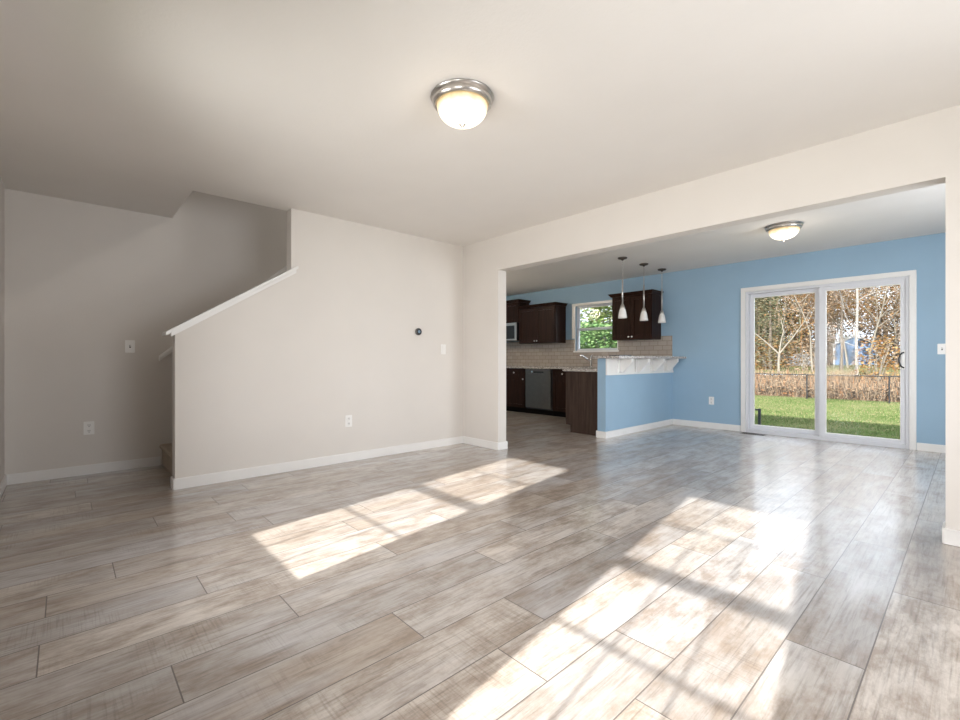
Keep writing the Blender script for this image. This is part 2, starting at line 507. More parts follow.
# wall with the wide opening
o = MB()
o.box(XL, -3.665, YP, 3.77, 0, ZC); o.box(-3.665, -.106, YP, 3.77, 2.058, ZC); o.box(-.106, XR, YP, 3.77, 0, ZC)
struct(o.build('wall_opening', M['wall']), 'greige wall with the wide cased-free opening to dining area', 'wall')
struct(B(XK, XL - .0, 3.65, 3.77, 0, ZC).build('wall_kitchen_side', M['wall']))
struct(B(XK - .1, XK, 3.65, YB + .14, 0, ZC).build('wall_kitchen', M['blue']))
DX0, DX1, DZ = -2.20, -.50, 2.0
WK = (-5.125, -4.235, 1.205, 2.05)
tag(wall_y('wall_back', M['blue'], YB, YB + .14, XK, XR, [(WK[0], WK[1], WK[2], WK[3]), (DX0, DX1, 0, DZ)]), 'blue back wall with sliding door', 'wall')
# upper storey around the stairwell
u = MB()
u.box(XK - .1, XR + .12, YF - .12, YF, 2.70, 4.2); u.box(XK - .1, XR + .12, YB, YB + .14, 2.70, 4.2)
u.box(XK - .1, XK, YF, YB, 2.70, 4.2); u.box(XR, XR + .12, YF, YB, 2.70, 4.2)
struct(u.build('wall_upper', M['exterior']))
struct(B(XK - .4, XR + .4, YF - .3, YB + .35, 4.2, 4.39).build('roof', M['roofing']))

# peninsula half wall
HX0, HX1, HY0 = -3.385, -3.260, 5.222
struct(B(HX0, HX1, HY0, YB, 0, 1.05).build('wall_peninsula', M['blue'], bevel=.004), 'low blue half wall carrying the breakfast bar', 'wall')

# baseboards
def baseboard(name, pieces):
    m = MB()
    for (x0, x1, y0, y1) in pieces:
        m.box(x0, x1, y0, y1, 0, .088)
    return struct(m.build(name, M['trim'], bevel=.004))
T = .014
baseboard('baseboard_left', [(XL, XL + T, YF, .685)])
baseboard('baseboard_front', [(XL + T, XR, YF, YF + T)])
baseboard('baseboard_stair', [(XS, XS + T, .64 - T, YP), (-4.40, XS, .64 - T, .64)])
baseboard('baseboard_opening', [(XS + T, -3.665, YP - T, YP), (-3.665, -3.665 + T, YP - T, 3.77 + T)])
baseboard('baseboard_right', [(-.106, XR, YP - T, YP), (-.106 - T, -.106, YP - T, 3.77 + T)])
baseboard('baseboard_peninsula', [(HX1, HX1 + T, HY0 - T, YB), (HX0 - T, HX1, HY0 - T, HY0), (HX0 - T, HX0, HY0, HY0 + .10)])
baseboard('baseboard_back', [(HX1 + T, DX0 - .062, YB - T, YB)])
baseboard('baseboard_dining', [(DX1 + .062, XR, YB - T, YB)])

# sloped white cap with bed moulding on the half wall
def slopebox(m, y0, y1, zoff0, zoff1, x0, x1):
    f = lambda y: 1.262 + (y - .64) * (1.845 - 1.262) / (1.545 - .64)
    m.prism([(y0, f(y0) + zoff0), (y1, f(y1) + zoff0), (y1, f(y1) + zoff1), (y0, f(y0) + zoff1)], 'x', x0, x1)
m = MB(); slopebox(m, .575, 1.543, .001, .030, -4.435, -4.245)
slopebox(m, 1.543, 1.60, .001, .030, -4.278, -4.245)
trim = struct(m.build('trim_1', M['trim'], bevel=.003), 'white sloped cap rail on top of the stair half wall', 'trim')
m = MB(); slopebox(m, .61, 1.585, -.030, .001, XS + .0005, -4.258)
m.build('bed_moulding', M['trim'], trim, bevel=.003)

# ------------------------------------------------------------------ staircase
st = thing('staircase', (-4.89, .70, 0), 'beige carpeted staircase rising behind the half wall', 'staircase')
rise, run = .205, .243
for i in range(13):
    y0 = .70 + i * run; z1 = rise * (i + 1)
    if y0 > 3.6: break
    m = MB()
    yy = min(y0 + run + .03, 3.635)
    m.prism([(y0, 0 if i == 0 else z1 - rise), (yy, 0 if i == 0 else z1 - rise), (yy, z1), (y0 - .012, z1), (y0 - .028, z1 - .012), (y0 - .028, z1 - .026), (y0 - .006, z1 - .042)], 'x', XL + .002, -4.402)
    m.build('step', M['carpet'], st, bevel=.006)
hr = thing('handrail', (XL + .07, .66, 1.0), 'white wooden handrail climbing the wall behind the stairs', 'handrail')
g = lambda y: 1.062 + (y - .69) * .865
m = MB()
prof = [(-.021, 0), (.021, 0), (.023, .032), (.014, .052), (-.014, .052), (-.023, .032)]
y0, y1 = .665, 2.05
vs = [(XL + .07 + a, y0, g(y0) - .02 + b) for a, b in prof] + [(XL + .07 + a, y1, g(y1) - .02 + b) for a, b in prof]
m.add(vs, [tuple(range(6)), tuple(range(11, 5, -1))] + [(i, i + 6, (i + 1) % 6 + 6, (i + 1) % 6) for i in range(6)])
m.build('rail', M['trim'], hr)
for y in (.95, 1.9):
    MB().tube([(XL + .001, y, g(y) - .10), (XL + .06, y, g(y) - .09), (XL + .07, y, g(y) - .021)], .008, 8).build('bracket', M['nickel'], hr, smooth=True)

# ------------------------------------------------------------------ windows
def dh_window_y(name, x0, x1, z0, z1, yin, out, muntins=True, fw=.04, sw=.024, rl=.042):
    """double hung window in a wall along X; out=+1 if outside is +Y. hole x0..x1, z0..z1; yin = room face"""
    y = lambda a, b: (min(yin + out * a, yin + out * b), max(yin + out * a, yin + out * b))
    w = thing(name, ((x0 + x1) / 2, yin, z0), None, None, None, 'structure')
    fr = MB()
    ya, yb = y(.03, .12)
    fr.box(x0, x0 + fw, ya, yb, z0, z1); fr.box(x1 - fw, x1, ya, yb, z0, z1)
    fr.box(x0 + fw, x1 - fw, ya, yb, z0, z0 + fw); fr.box(x0 + fw, x1 - fw, ya, yb, z1 - fw, z1)
    fr.build('window_frame', M['vinyl'], w, bevel=.003)
    zm = (z0 + z1) / 2 - .02
    for k, (za, zb, d0, d1) in enumerate(((zm - .02, z1 - fw, .075, .105), (z0 + fw, zm + .025, .042, .072))):
        s = MB()
        a0, a1 = x0 + fw, x1 - fw
        ya, yb = y(d0, d1)
        s.box(a0, a0 + sw, ya, yb, za, zb); s.box(a1 - sw, a1, ya, yb, za, zb)
        s.box(a0 + sw, a1 - sw, ya, yb, za, za + rl); s.box(a0 + sw, a1 - sw, ya, yb, zb - rl, zb)
        so = s.build('sash', M['vinyl'], w, bevel=.002)
        ym = yin + out * (d0 + d1) / 2
        B(a0 + sw, a1 - sw, ym - .002, ym + .002, za + rl, zb - rl).build('pane', M['glass'], so)
        if muntins:
            mm = MB(); gx0, gx1, gz0, gz1 = a0 + sw, a1 - sw, za + rl, zb - rl
            for q in (1, 2):
                xx = gx0 + (gx1 - gx0) * q / 3
                mm.box(xx - .0045, xx + .0045, ym - .006, ym + .006, gz0, gz1)
            zz = (gz0 + gz1) / 2
            for q in range(3):
                xa = gx0 + (gx1 - gx0) * q / 3 + (.0045 if q else 0); xb = gx0 + (gx1 - gx0) * (q + 1) / 3 - (.0045 if q < 2 else 0)
                mm.box(xa, xb, ym - .006, ym + .006, zz - .006, zz + .006)
            mm.build('muntin', M['vinyl'], so)
    return w

for i, (a, b, z0, z1) in enumerate(WF):
    w = dh_window_y('window_%d' % (i + 2), a, b, z0, z1, YF, -1)
    m = MB(); cw = .06
    m.box(a - cw, a, YF, YF + .015, z0, z1); m.box(b, b + cw, YF, YF + .015, z0, z1)
    m.box(a - cw, b + cw, YF, YF + .015, z1, z1 + cw); m.box(a - cw - .02, b + cw + .02, YF, YF + .04, z0 - .03, z0)
    m.build('casing', M['trim'], w, bevel=.002)

def added_window_x(name, y0, y1, z0, z1):  # builds the unseen side windows added for the fill lamps
    w = thing(name, (XR, (y0 + y1) / 2, z0), None, None, None, 'structure')
    m = MB(); a, b = XR + .05, XR + .11
    n = 2
    for k in range(n + 1):
        yc = y0 + .025 + (y1 - y0 - .05) * k / n
        m.box(a, b, yc - .025, yc + .025, z0, z1)
    for k in range(n):
        ya = y0 + .05 + (y1 - y0 - .05) * k / n; yb = y0 + (y1 - y0 - .05) * (k + 1) / n
        m.box(a, b, ya, yb, z0, z0 + .05); m.box(a, b, ya, yb, z1 - .05, z1)
        B(XR + .078, XR + .082, ya, yb, z0 + .05, z1 - .05).build('pane', M['glass'], w)
    m.build('window_frame', M['vinyl'], w)
added_window_x('window_4', 1.05, 2.75, .535, 2.065)  # invented living room window, out of view, added for its fill lamp
added_window_x('window_5', 4.25, 5.65, .535, 2.065)  # invented dining window, out of view, added for its fill lamp

# kitchen window
w = dh_window_y('window_1', WK[0], WK[1], WK[2], WK[3], YB, 1, muntins=False, fw=.016, sw=.018, rl=.022)
tag(w, 'white double-hung kitchen window over the sink', 'window')
m = MB(); a, b, z0, z1 = WK
m.box(a - .075, a, YB - .016, YB, 1.44, z1); m.box(b, b + .06, YB - .016, YB, 1.44, z1)
m.box(a - .075, b + .06, YB - .016, YB, z1, z1 + .05)
m.box(a - .012, a, YB - .016, YB, z0, 1.44); m.box(b, b + .012, YB - .016, YB, z0, 1.44)
m.box(a - .03, b + .03, YB - .035, YB, z0 - .03, z0)
m.build('casing', M['trim'], w, bevel=.002)

# sliding patio door
d = thing('door_1', (-1.35, YB, 0), 'white sliding glass patio door in the blue wall', 'sliding door', None, 'structure')
m = MB(); cw = .06
m.box(DX0 - cw, DX0, YB - .018, YB, 0, DZ); m.box(DX1, DX1 + cw, YB - .018, YB, 0, DZ)
m.box(DX0 - cw, DX1 + cw, YB - .018, YB, DZ, DZ + cw)
m.build('casing', M['trim'], d, bevel=.003)
m = MB()
m.box(DX0, DX0 + .03, YB, YB + .13, .0, DZ); m.box(DX1 - .03, DX1, YB, YB + .13, .0, DZ)
m.box(DX0 + .03, DX1 - .03, YB, YB + .13, DZ - .03, DZ); m.box(DX0 + .03, DX1 - .03, YB - .012, YB + .13, 0, .05)
m.build('door_frame', M['vinyl'], d, bevel=.003)
def panel(name, x0, x1, y0, y1, gx0, gx1, gz0, gz1):
    m = MB(); z0, z1 = .051, DZ - .031
    m.box(x0, gx0, y0, y1, z0, z1); m.box(gx1, x1, y0, y1, z0, z1)
    m.box(gx0, gx1, y0, y1, z0, gz0); m.box(gx0, gx1, y0, y1, gz1, z1)
    po = m.build(name, M['vinyl'], d, bevel=.004)
    ym = (y0 + y1) / 2
    B(gx0, gx1, ym - .003, ym + .003, gz0, gz1).build('glass_pane', M['glass'], po)
    bd = MB()
    for (p0, p1, q0, q1) in ((gx0, gx0 + .008, gz0, gz1), (gx1 - .008, gx1, gz0, gz1), (gx0 + .008, gx1 - .008, gz0, gz0 + .008), (gx0 + .008, gx1 - .008, gz1 - .008, gz1)):
        bd.box(p0, p1, y0 + .006, y1 - .006, q0, q1)
    bd.build('glazing_bead', M['plate'], po)
    return po
panel('fixed_panel', DX0 + .031, -1.30, YB + .075, YB + .115, -2.125, -1.40, .10, 1.922)
sp_ = panel('sliding_panel', -1.352, DX1 - .031, YB + .015, YB + .055, -1.285, -.572, .09, 1.922)
m = MB(); B(-.567, -.535, YB + .006, YB + .015, .92, 1.14).build('handle_plate', M['plate'], sp_, bevel=.003)
hp = [(-.55, YB + .006, .94)] + [(-.55 - .035 * math.sin(math.pi * k / 10), YB - .03 + .0 * k, 1.03 - .085 * math.cos(math.pi * k / 10)) for k in range(11)] + [(-.55, YB + .006, 1.12)]
MB().tube(hp, .008, 8).build('handle', M['black'], sp_, smooth=True)

# floor register by the sliding door
fv = thing('floor_vent', (-2.07, 7.05, 0), 'small dark metal floor vent at the left foot of the sliding door', 'vent')
B(-2.22, -1.92, 6.99, 7.10, .0005, .004).build('vent_frame', M['darkmetal'], fv)
m = MB()
for k in range(10):
    x = -2.20 + k * .028
    m.box(x, x + .012, 7.0, 7.09, .004, .007)
m.build('louvre', M['blackmetal'], fv)

# ------------------------------------------------------------------ lamps
def ceiling_light(x, y, label):
    o = thing('ceiling_light', (x, y, ZC), label, 'ceiling light', 'flush ceiling lights')
    smooth_by_angle(MB().lathe([(.05, 0), (.168, 0), (.171, -.006), (.166, -.014), (.158, -.018), (.160, -.028), (.157, -.038), (.146, -.046), (.135, -.042), (.05, -.03)], x, y, 48, ZC).build('base_ring', M['nickel'], o), 40)
    prof = [(.137 * math.cos(t) ** .85, -.042 - .102 * math.sin(t)) for t in [math.pi / 2 * k / 14 for k in range(14)]] + [(.004, -.142)]
    MB().lathe(prof, x, y, 48, ZC).build('glass_dome', M['dome'], o, smooth=True)
    MB().lathe([(.0, -.136), (.017, -.139), (.019, -.144), (.013, -.150), (.007, -.154), (.009, -.160), (.005, -.166), (0, -.168)], x, y, 20, ZC).build('finial', M['nickel'], o, smooth=True)
    return o
ceiling_light(-1.857, 1.573, 'nickel flush ceiling light with glowing glass dome in the living room')
ceiling_light(-1.345, 5.56, 'nickel flush ceiling light with glowing dome near the sliding door')
ceiling_light(-6.3, 4.9, 'nickel flush ceiling light over the kitchen behind the opening wall')

lamp('living_bulb', 'POINT', 1.1, (1.0, 0.88, 0.72), (-1.857, 1.573, 2.22), shadow_soft_size=.08)
lamp('dining_bulb', 'POINT', 2.2, (1.0, 0.90, 0.76), (-1.345, 5.56, 2.22), shadow_soft_size=.08)
lamp('kitchen_bulb', 'POINT', 36, (1.0, 0.86, 0.68), (-6.3, 4.9, 2.18), shadow_soft_size=.12)

def pendant(y, label):
    x = -3.265
    o = thing('pendant_light', (x, y, ZC), label, 'pendant light', 'pendant lights over the bar')
    MB().lathe([(.0, 0), (.062, 0), (.064, -.008), (.055, -.020), (.020, -.028), (.012, -.04), (0, -.042)], x, y, 32, ZC).build('canopy', M['darkmetal'], o, smooth=True)
    m = MB(); z = ZC - .04; k = 0
    while z > 2.13:          # chain links, turned by turns
        a = 0 if k % 2 else math.pi / 2
        pts = [(x + .007 * math.cos(t) * math.cos(a), y + .007 * math.cos(t) * math.sin(a), z - .014 + .017 * math.sin(t)) for t in [math.pi * 2 * q / 10 for q in range(11)]]
        m.tube(pts, .0022, 5, cap=False); z -= .024; k += 1
    m.build('chain', M['nickel'], o, smooth=True)
    MB().tube([(x, y, 2.13), (x, y, 1.80)], .010, 12).build('rod', M['nickel'], o, smooth=True)
    MB().lathe([(0, .06), (.014, .058), (.022, .04), (.030, .012), (.031, 0), (0, 0)], x, y, 24, 1.742).build('socket_cap', M['nickel'], o, smooth=True)
    MB().lathe([(.030, 0), (.039, -.022), (.048, -.06), (.054, -.10), (.059, -.140), (.056, -.140), (.050, -.10), (.044, -.06), (.035, -.022), (.026, -.002)], x, y, 32, 1.746).build('lamp_shade', M['shadeglass'], o, smooth=True)
    return o
pendant(5.653, 'white bell pendant light over the bar end nearest the living room')
pendant(6.25, 'middle white bell pendant light of the three over the bar')
pendant(6.82, 'white bell pendant light over the bar closest to the blue wall')

# ------------------------------------------------------------------ wall plates
def plate(kind, face, pos, n, label, cat, w=.074, h=.118):
    """face: 'x' plate on wall facing +X, 'y' plate on wall facing -Y"""
    name = {'switch': 'light_switch', 'outlet': 'power_outlet', 'rocker': 'light_switch'}[kind]
    o = thing(name, pos, label, cat)
    px, py, pz = pos
    def bx(a0, a1, d0, d1, z0, z1):
        if face == 'x': return B(px + d0, px + d1, py + a0, py + a1, pz + z0, pz + z1)
        return B(px + a0, px + a1, py - d1, py - d0, pz + z0, pz + z1)
    bx(-w / 2, w / 2, .0005, .007, -h / 2, h / 2).build('cover_plate', M['plate'], o, bevel=.003)
    if kind == 'switch':
        bx(-.006, .006, .007, .009, -.013, .013).build('toggle_slot', M['darkslot'], o)
        bx(-.004, .004, .009, .019, -.002, .010).build('toggle', M['plate'], o, bevel=.001)
    elif kind == 'rocker':
        for s in (-1, 1):
            bx(-.016, .016, .007, .0105, s * .024 - .020, s * .024 + .020).build('rocker', M['plate'], o, bevel=.002)
    else:
        for s in (-1, 1):
            rc = bx(-.017, .017, .007, .010, s * .025 - .019, s * .025 + .019).build('receptacle', M['plate'], o, bevel=.005)
            a = bx(-.008, -.005, .010, .0106, s * .025 - .004, s * .025 + .009); b = bx(.005, .008, .010, .0106, s * .025 - .004, s * .025 + .009)
            c2 = bx(-.003, .003, .010, .0106, s * .025 - .014, s * .025 - .008)
            MB().add(a.v, a.f).add(b.v, b.f).add(c2.v, c2.f).build('slots', M['darkslot'], rc)
    return o
plate('switch', 'x', (XL, .448, 1.158), 1, 'white toggle light switch on the taupe wall left of the stairs', 'light switch')
plate('outlet', 'x', (XL, .155, .418), 1, 'white duplex outlet low on the taupe wall left of the stairs', 'outlet')
plate('rocker', 'x', (XS, 3.325, 1.157), 1, 'white stacked double light switch right of the round thermostat', 'light switch')
plate('outlet', 'x', (XS, 2.114, .412), 1, 'white duplex outlet low on the pale partition wall', 'outlet')
plate('outlet', 'y', (-2.665, YB, .418), 1, 'white duplex outlet low on the blue wall left of sliding door', 'outlet')
plate('switch', 'y', (-.235, YB, 1.152), 1, 'white toggle light switch on the blue wall right of sliding door', 'light switch')

th = thing('thermostat', (XS, 2.958, 1.352), 'round black thermostat with silver ring on the pale wall', 'thermostat')
def disc_x(prof, y, z):
    m = MB(); m.lathe(prof, 0, 0, 36)
    m.v = [(XS + v[2], y + v[0], z + v[1]) for v in m.v]
    return m
disc_x([(0, .001), (.044, .001), (.044, .006), (0, .006)], 2.958, 1.352).build('base_plate', M['plate'], th)
smooth_by_angle(disc_x([(0, .006), (.040, .006), (.042, .010), (.041, .024), (.037, .028), (0, .028)], 2.958, 1.352).build('body_ring', M['steel'], th))
smooth_by_angle(disc_x([(0, .028), (.036, .028), (.033, .031), (0, .031)], 2.958, 1.352).build('face', M['black'], th))
disc_x([(0, .031), (.016, .031), (.016, .0315), (0, .0315)], 2.958, 1.352).build('display', plain('blue_grey_display', (.22, .32, .42), .2), th)

# ------------------------------------------------------------------ kitchen
G = .002
def knob(parent, x, y, z, axis='y'):
    m = MB(); m.lathe([(0, 0), (.006, 0), (.006, .012), (.015, .018), (.016, .024), (.010, .029), (0, .030)], 0, 0, 16)
    m.v = [(x + v[0], y - v[2], z + v[1]) for v in m.v]
    return m.build('knob', M['knob'], parent, smooth=True)

def front(name, root, x0, x1, z0, z1, y, knobpos=None):
    """shaker door / drawer front lying on plane y (room side is -Y)"""
    m = MB(); s = .055 if z1 - z0 > .25 else .035
    m.box(x0, x0 + s, y - .020, y - .001, z0, z1); m.box(x1 - s, x1, y - .020, y - .001, z0, z1)
    m.box(x0 + s, x1 - s, y - .020, y - .001, z0, z0 + s); m.box(x0 + s, x1 - s, y - .020, y - .001, z1 - s, z1)
    m.box(x0 + s, x1 - s, y - .010, y - .001, z0 + s, z1 - s)
    o = m.build(name, M['wood'], root, bevel=.0025)
    if knobpos: knob(o, knobpos[0], y - .020, knobpos[1])
    return o

def crown(root, x0, x1, y0, y1, z, h=.055, out=.045, left=True, right=True):
    """crown moulding: flared band around the front and sides"""
    m = MB()
    la, ra = (out if left else 0), (out if right else 0)
    steps = [(0, 0), (.25, .12), (.55, .5), (.85, .75), (1.0, 1.0)]
    for (a0, h0), (a1, h1) in zip(steps[:-1], steps[1:]):
        b0, b1 = a0, a1
        vs = []
        for q, hz in ((b0, h0), (b1, h1)):
            vs += [(x0 - la * q, y0 - out * q, z + h * hz), (x1 + ra * q, y0 - out * q, z + h * hz), (x1 + ra * q, y1, z + h * hz), (x0 - la * q, y1, z + h * hz)]
        m.add(vs, [(0, 1, 5, 4), (1, 2, 6, 5), (2, 3, 7, 6), (3, 0, 4, 7)] + ([(4, 5, 6, 7)] if h1 == 1.0 else []) + ([(3, 2, 1, 0)] if h0 == 0 else []))
    return m.build('crown_moulding', M['wood'], root)

def upper(x0, x1, z0, z1, label, knob_at='bottom', left=True, right=True, depth=.32):
    yf = YB - depth
    o = thing('upper_cabinet', ((x0 + x1) / 2, YB - depth / 2, z0), label, 'cabinet', 'dark wood upper cabinets')
    B(x0, x1, yf, YB - G, z0, z1).build('carcass', M['wood'], o, bevel=.002)
    xm = (x0 + x1) / 2
    front('door', o, x0 + .012, xm - .002, z0 + .012, z1 - .012, yf, (xm - .030, z0 + .045))
    front('door', o, xm + .002, x1 - .012, z0 + .012, z1 - .012, yf, (xm + .030, z0 + .045))
    crown(o, x0, x1, yf - .02, YB - G, z1 + .0005, left=left, right=right)
    return o
upper(-4.150, -3.445, 1.365, 2.085, 'dark wood two-door upper cabinet right of the kitchen window')
upper(-6.285, -5.352, 1.362, 2.068, 'dark wood two-door upper cabinet left of the kitchen window', left=False)
upper(-7.04, -6.29, 1.805, 2.215, 'raised dark wood cabinet above the microwave', right=True)

mw = thing('microwave', (-6.67, 6.97, 1.43), 'stainless microwave under the raised dark cabinet', 'microwave')
B(-7.04, -6.30, 6.80, YB - G, 1.43, 1.80).build('body', M['black'], mw, bevel=.003)
m = MB()
m.box(-7.04, -6.30, 6.775, 6.799, 1.435, 1.465); m.box(-7.04, -6.30, 6.775, 6.799, 1.74, 1.795)
m.box(-7.04, -6.98, 6.775, 6.799, 1.465, 1.74); m.box(-6.35, -6.30, 6.775, 6.799, 1.465, 1.74)
m.build('door_frame', M['steel_light'], mw, bevel=.002)
B(-6.98, -6.35, 6.785, 6.799, 1.465, 1.74).build('door_window', M['black'], mw)

YC = 6.55   # front of the base run
def base(x0, x1, label, doors=1, drawer=True, kx=1):
    o = thing('base_cabinet', ((x0 + x1) / 2, 6.86, 0), label, 'cabinet', 'dark wood base cabinets')
    B(x0, x1, YC, YB - G, .10, .868).build('carcass', M['wood'], o)
    B(x0, x1, YC + .06, YB - G, 0, .0995).build('toe_kick', M['toe'], o)
    w = (x1 - x0 - .016) / doors
    zt = .70 if drawer else .855
    for k in range(doors):
        a = x0 + .008 + k * w + .003; b = x0 + .008 + (k + 1) * w - .003
        kp = b - .03 if (k == 0 if doors == 2 else kx > 0) else a + .03
        front('door', o, a, b, .115, zt, YC, (kp, zt - .04))
        if drawer:
            front('drawer', o, a, b, zt + .008, .855, YC, ((a + b) / 2, .782))
    return o
base(-6.40, -5.842, 'dark wood base cabinet with a drawer left of the dishwasher')
base(-5.185, -4.70, 'dark wood base cabinet between dishwasher and peninsula panel')
base(-4.698, -3.96, 'dark wood base cabinet in the corner behind the peninsula', doors=2)
base(-7.48, -6.402, 'dark wood base cabinet under the microwave', doors=2)

dw = thing('dishwasher', (-5.53, 6.86, 0), 'stainless dishwasher between dark base cabinets', 'dishwasher')
B(-5.838, -5.19, YC + .012, YB - G, .10, .868).build('tub', M['black'], dw)
B(-5.832, -5.218, YC - .022, YC + .011, .125, .775).build('door', M['steel'], dw, bevel=.006)
cp = B(-5.832, -5.218, YC - .026, YC + .011, .779, .858).build('control_panel', M['steel'], dw, bevel=.006)
B(-5.62, -5.38, YC - .0275, YC - .0262, .79, .815).build('handle_recess', M['black'], cp)
knobm = B(-5.68, -5.64, YC - .029, YC - .0262, .795, .825).build('badge', M['chrome'], cp, bevel=.002)
B(-5.838, -5.19, YC + .06, YC + .12, 0, .0995).build('toe_kick', M['toe'], dw)

# peninsula cabinet with plain end panel
pc = thing('peninsula_cabinet', (-3.67, 6.24, 0), 'dark wood peninsula cabinet with a plain end panel beside blue half wall', 'cabinet')
B(-3.94, HX0 - G, 5.335, 6.50, .10, .868).build('carcass', M['wood'], pc)
B(-3.88, HX0 - G, 5.335, 6.50, 0, .0995).build('toe_kick', M['toe'], pc)
MB().prism([(-3.968, .105), (-3.885, .105), (-3.885, 0), (HX0 - .016, 0), (HX0 - .016, .868), (-3.968, .868)], 'y', 5.312, 5.334).build('end_panel', M['panelwood'], pc)
for k in range(2):
    y0 = 5.36 + k * .57
    m = MB(); m.box(-3.96, -3.941, y0, y0 + .55, .115, .855)
    m.build('door', M['wood'], pc, bevel=.003)

# counters
m = MB()
m.box(-7.48, HX0 - G, YC - .035, YB - .012, .87, .908)
m.box(-4.005, HX0 - G, 5.285, YC - .035, .87, .908)
tag(m.build('countertop', M['granite']), 'speckled granite countertop along the kitchen wall and peninsula', 'countertop')
o = B(-3.425, -3.035, 5.165, YB - .001, 1.0505, 1.084).build('breakfast_bar', M['granite'], bevel=.005)
tag(o, 'raised speckled granite bar top on the blue half wall', 'countertop')
# tile backsplash (fixed to the wall)
m = MB()
m.box(-7.49, WK[0] - .012, YB - .010, YB - .0005, .909, 1.42)
m.box(WK[0] - .012, WK[1] + .012, YB - .010, YB - .0005, .909, WK[2] - .031)
m.box(WK[1] + .012, HX0 - .002, YB - .010, YB - .0005, .909, 1.42)
m.box(HX0 - .002, HX1, YB - .010, YB - .0005, 1.0855, 1.42)
struct(m.build('backsplash', M['tile']), 'beige brick-pattern tile backsplash', 'backsplash')

# faucet
fx, fy = -4.683, 7.02
f = thing('kitchen_faucet', (fx, fy, .908), 'chrome single-arm faucet below the kitchen window', 'faucet')
MB().lathe([(0, 0), (.030, 0), (.030, .008), (.022, .016), (.021, .17), (.018, .178), (0, .18)], fx, fy, 24, .9085).build('body', M['chrome'], f, smooth=True)
MB().tube([(fx, fy, 1.0), (fx - .05, fy - .06, 1.05), (fx - .10, fy - .13, 1.105), (fx - .115, fy - .15, 1.112), (fx - .125, fy - .165, 1.10)], [.017, .016, .018, .020, .019], 12).build('spout', M['chrome'], f, smooth=True)
MB().tube([(fx, fy, 1.089), (fx + .012, fy + .004, 1.105), (fx + .03, fy + .01, 1.125)], [.014, .010, .008], 10).build('lever', M['chrome'], f, smooth=True)

# white apron and corbels under the bar
m = MB()
AX = HX1 + .012
m.box(HX1 + .0005, AX, HY0, YB - .001, .83, 1.0495)
ap = m.build('apron_board', M['trim'])
tag(ap, 'white apron board under the bar top on half wall', 'trim board')
m = MB()
m.box(AX, AX + .008, HY0, HY0 + .05, .83, 1.0495)
m.box(AX, AX + .008, HY0 + .05, YB - .001, .83, .858)
m.build('edge_moulding', M['trim'], ap, bevel=.002)
corb = ['first white corbel under the bar counting from the living room', 'second white corbel under the bar counting from the living room',
        'third white corbel under the bar counting from the living room', 'last white corbel under the bar beside the blue wall']
for y, lb in zip((5.545, 6.0, 6.455, 6.91), corb):
    o = thing('bar_corbel', (AX, y, .86), lb, 'bracket', 'white corbels under the bar')
    x0 = AX + .0085
    B(AX + .0005, x0 + .014, y - .05, y + .05, .8585, 1.0495).build('back_plate', M['trim'], o, bevel=.002)
    xb = x0 + .0145
    poly = [(xb, .865), (xb + .05, .865), (-3.055, 1.005), (-3.055, 1.0495), (xb, 1.0495)]
    MB().prism(poly, 'y', y - .018, y + .022).build('arm', M['trim'], o, bevel=.002)
    # raised border on the near face
    q = [(xb + .004, .869), (xb + .048, .869), (-3.059, 1.006), (-3.059, 1.046), (xb + .004, 1.046)]
    cx = sum(a for a, _ in q) / 5; cz = sum(b for _, b in q) / 5
    qi = [(cx + (a - cx) * .78, cz + (b - cz) * .78) for a, b in q]
    m = MB(); n = 5
    vs = [(a, y - .0185, b) for a, b in q] + [(a, y - .0185, b) for a, b in qi] + [(a, y - .025, b) for a, b in q] + [(a, y - .025, b) for a, b in qi]
    fs = []
    for i in range(n):
        j = (i + 1) % n
        fs += [(i, j, n + j, n + i), (2 * n + i, 3 * n + i, 3 * n + j, 2 * n + j), (i, 2 * n + i, 2 * n + j, j), (n + i, n + j, 3 * n + j, 3 * n + i)]
    m.add(vs, fs); m.build('border', M['trim'], o)

# thin black flat object on the bar, not identified
tr = thing('black_flat_object', (-3.26, 5.62, 1.084), 'thin black flat object lying on the granite bar top', 'tray')
B(-3.36, -3.20, 5.47, 5.78, 1.0845, 1.092).build('object_base', M['black'], tr, bevel=.002)
m = MB(); m.box(-3.36, -3.355, 5.47, 5.78, 1.0925, 1.10); m.box(-3.205, -3.20, 5.47, 5.78, 1.0925, 1.10)
m.build('object_rim', M['black'], tr)

# ------------------------------------------------------------------ outdoors
ZG = -.89
def strip(name, mat, prof, x0, x1, label, nx=40, kind='structure', amp=.03):
    vs, fs = [], []
    for (y, z) in prof:
        for i in range(nx + 1):
            vs.append((x0 + (x1 - x0) * i / nx, y, z + random.uniform(-amp, amp)))
    for j in range(len(prof) - 1):
        for i in range(nx):
            a = j * (nx + 1) + i
            fs.append((a, a + 1, a + nx + 2, a + nx + 1))
    o = MB().add(vs, fs).build(name, mat, smooth=True)
    return tag(o, label, 'ground', None, kind)
def gz(y):
    P = [(-60, ZG), (28, ZG), (38, -.12), (48, .34), (140, .5)]
    for (a, za), (b, zb) in zip(P[:-1], P[1:]):
        if y <= b: return za + (zb - za) * (y - a) / (b - a)
    return .5
strip('ground_lawn', M['lawn'], [(y, gz(y)) for y in [7.32] + list(range(8, 29))], -45, 25, 'green mown lawn behind the house', amp=.012)
strip('ground_front', M['lawn'], [(y, ZG) for y in (-40, -20, -.52)], -45, 45, 'green lawn before the house')
strip('ground_bank', M['litter'], [(y, gz(y)) for y in [27.5] + list(range(28, 40))], -45, 25, 'brown leaf-littered bank beyond the fence')
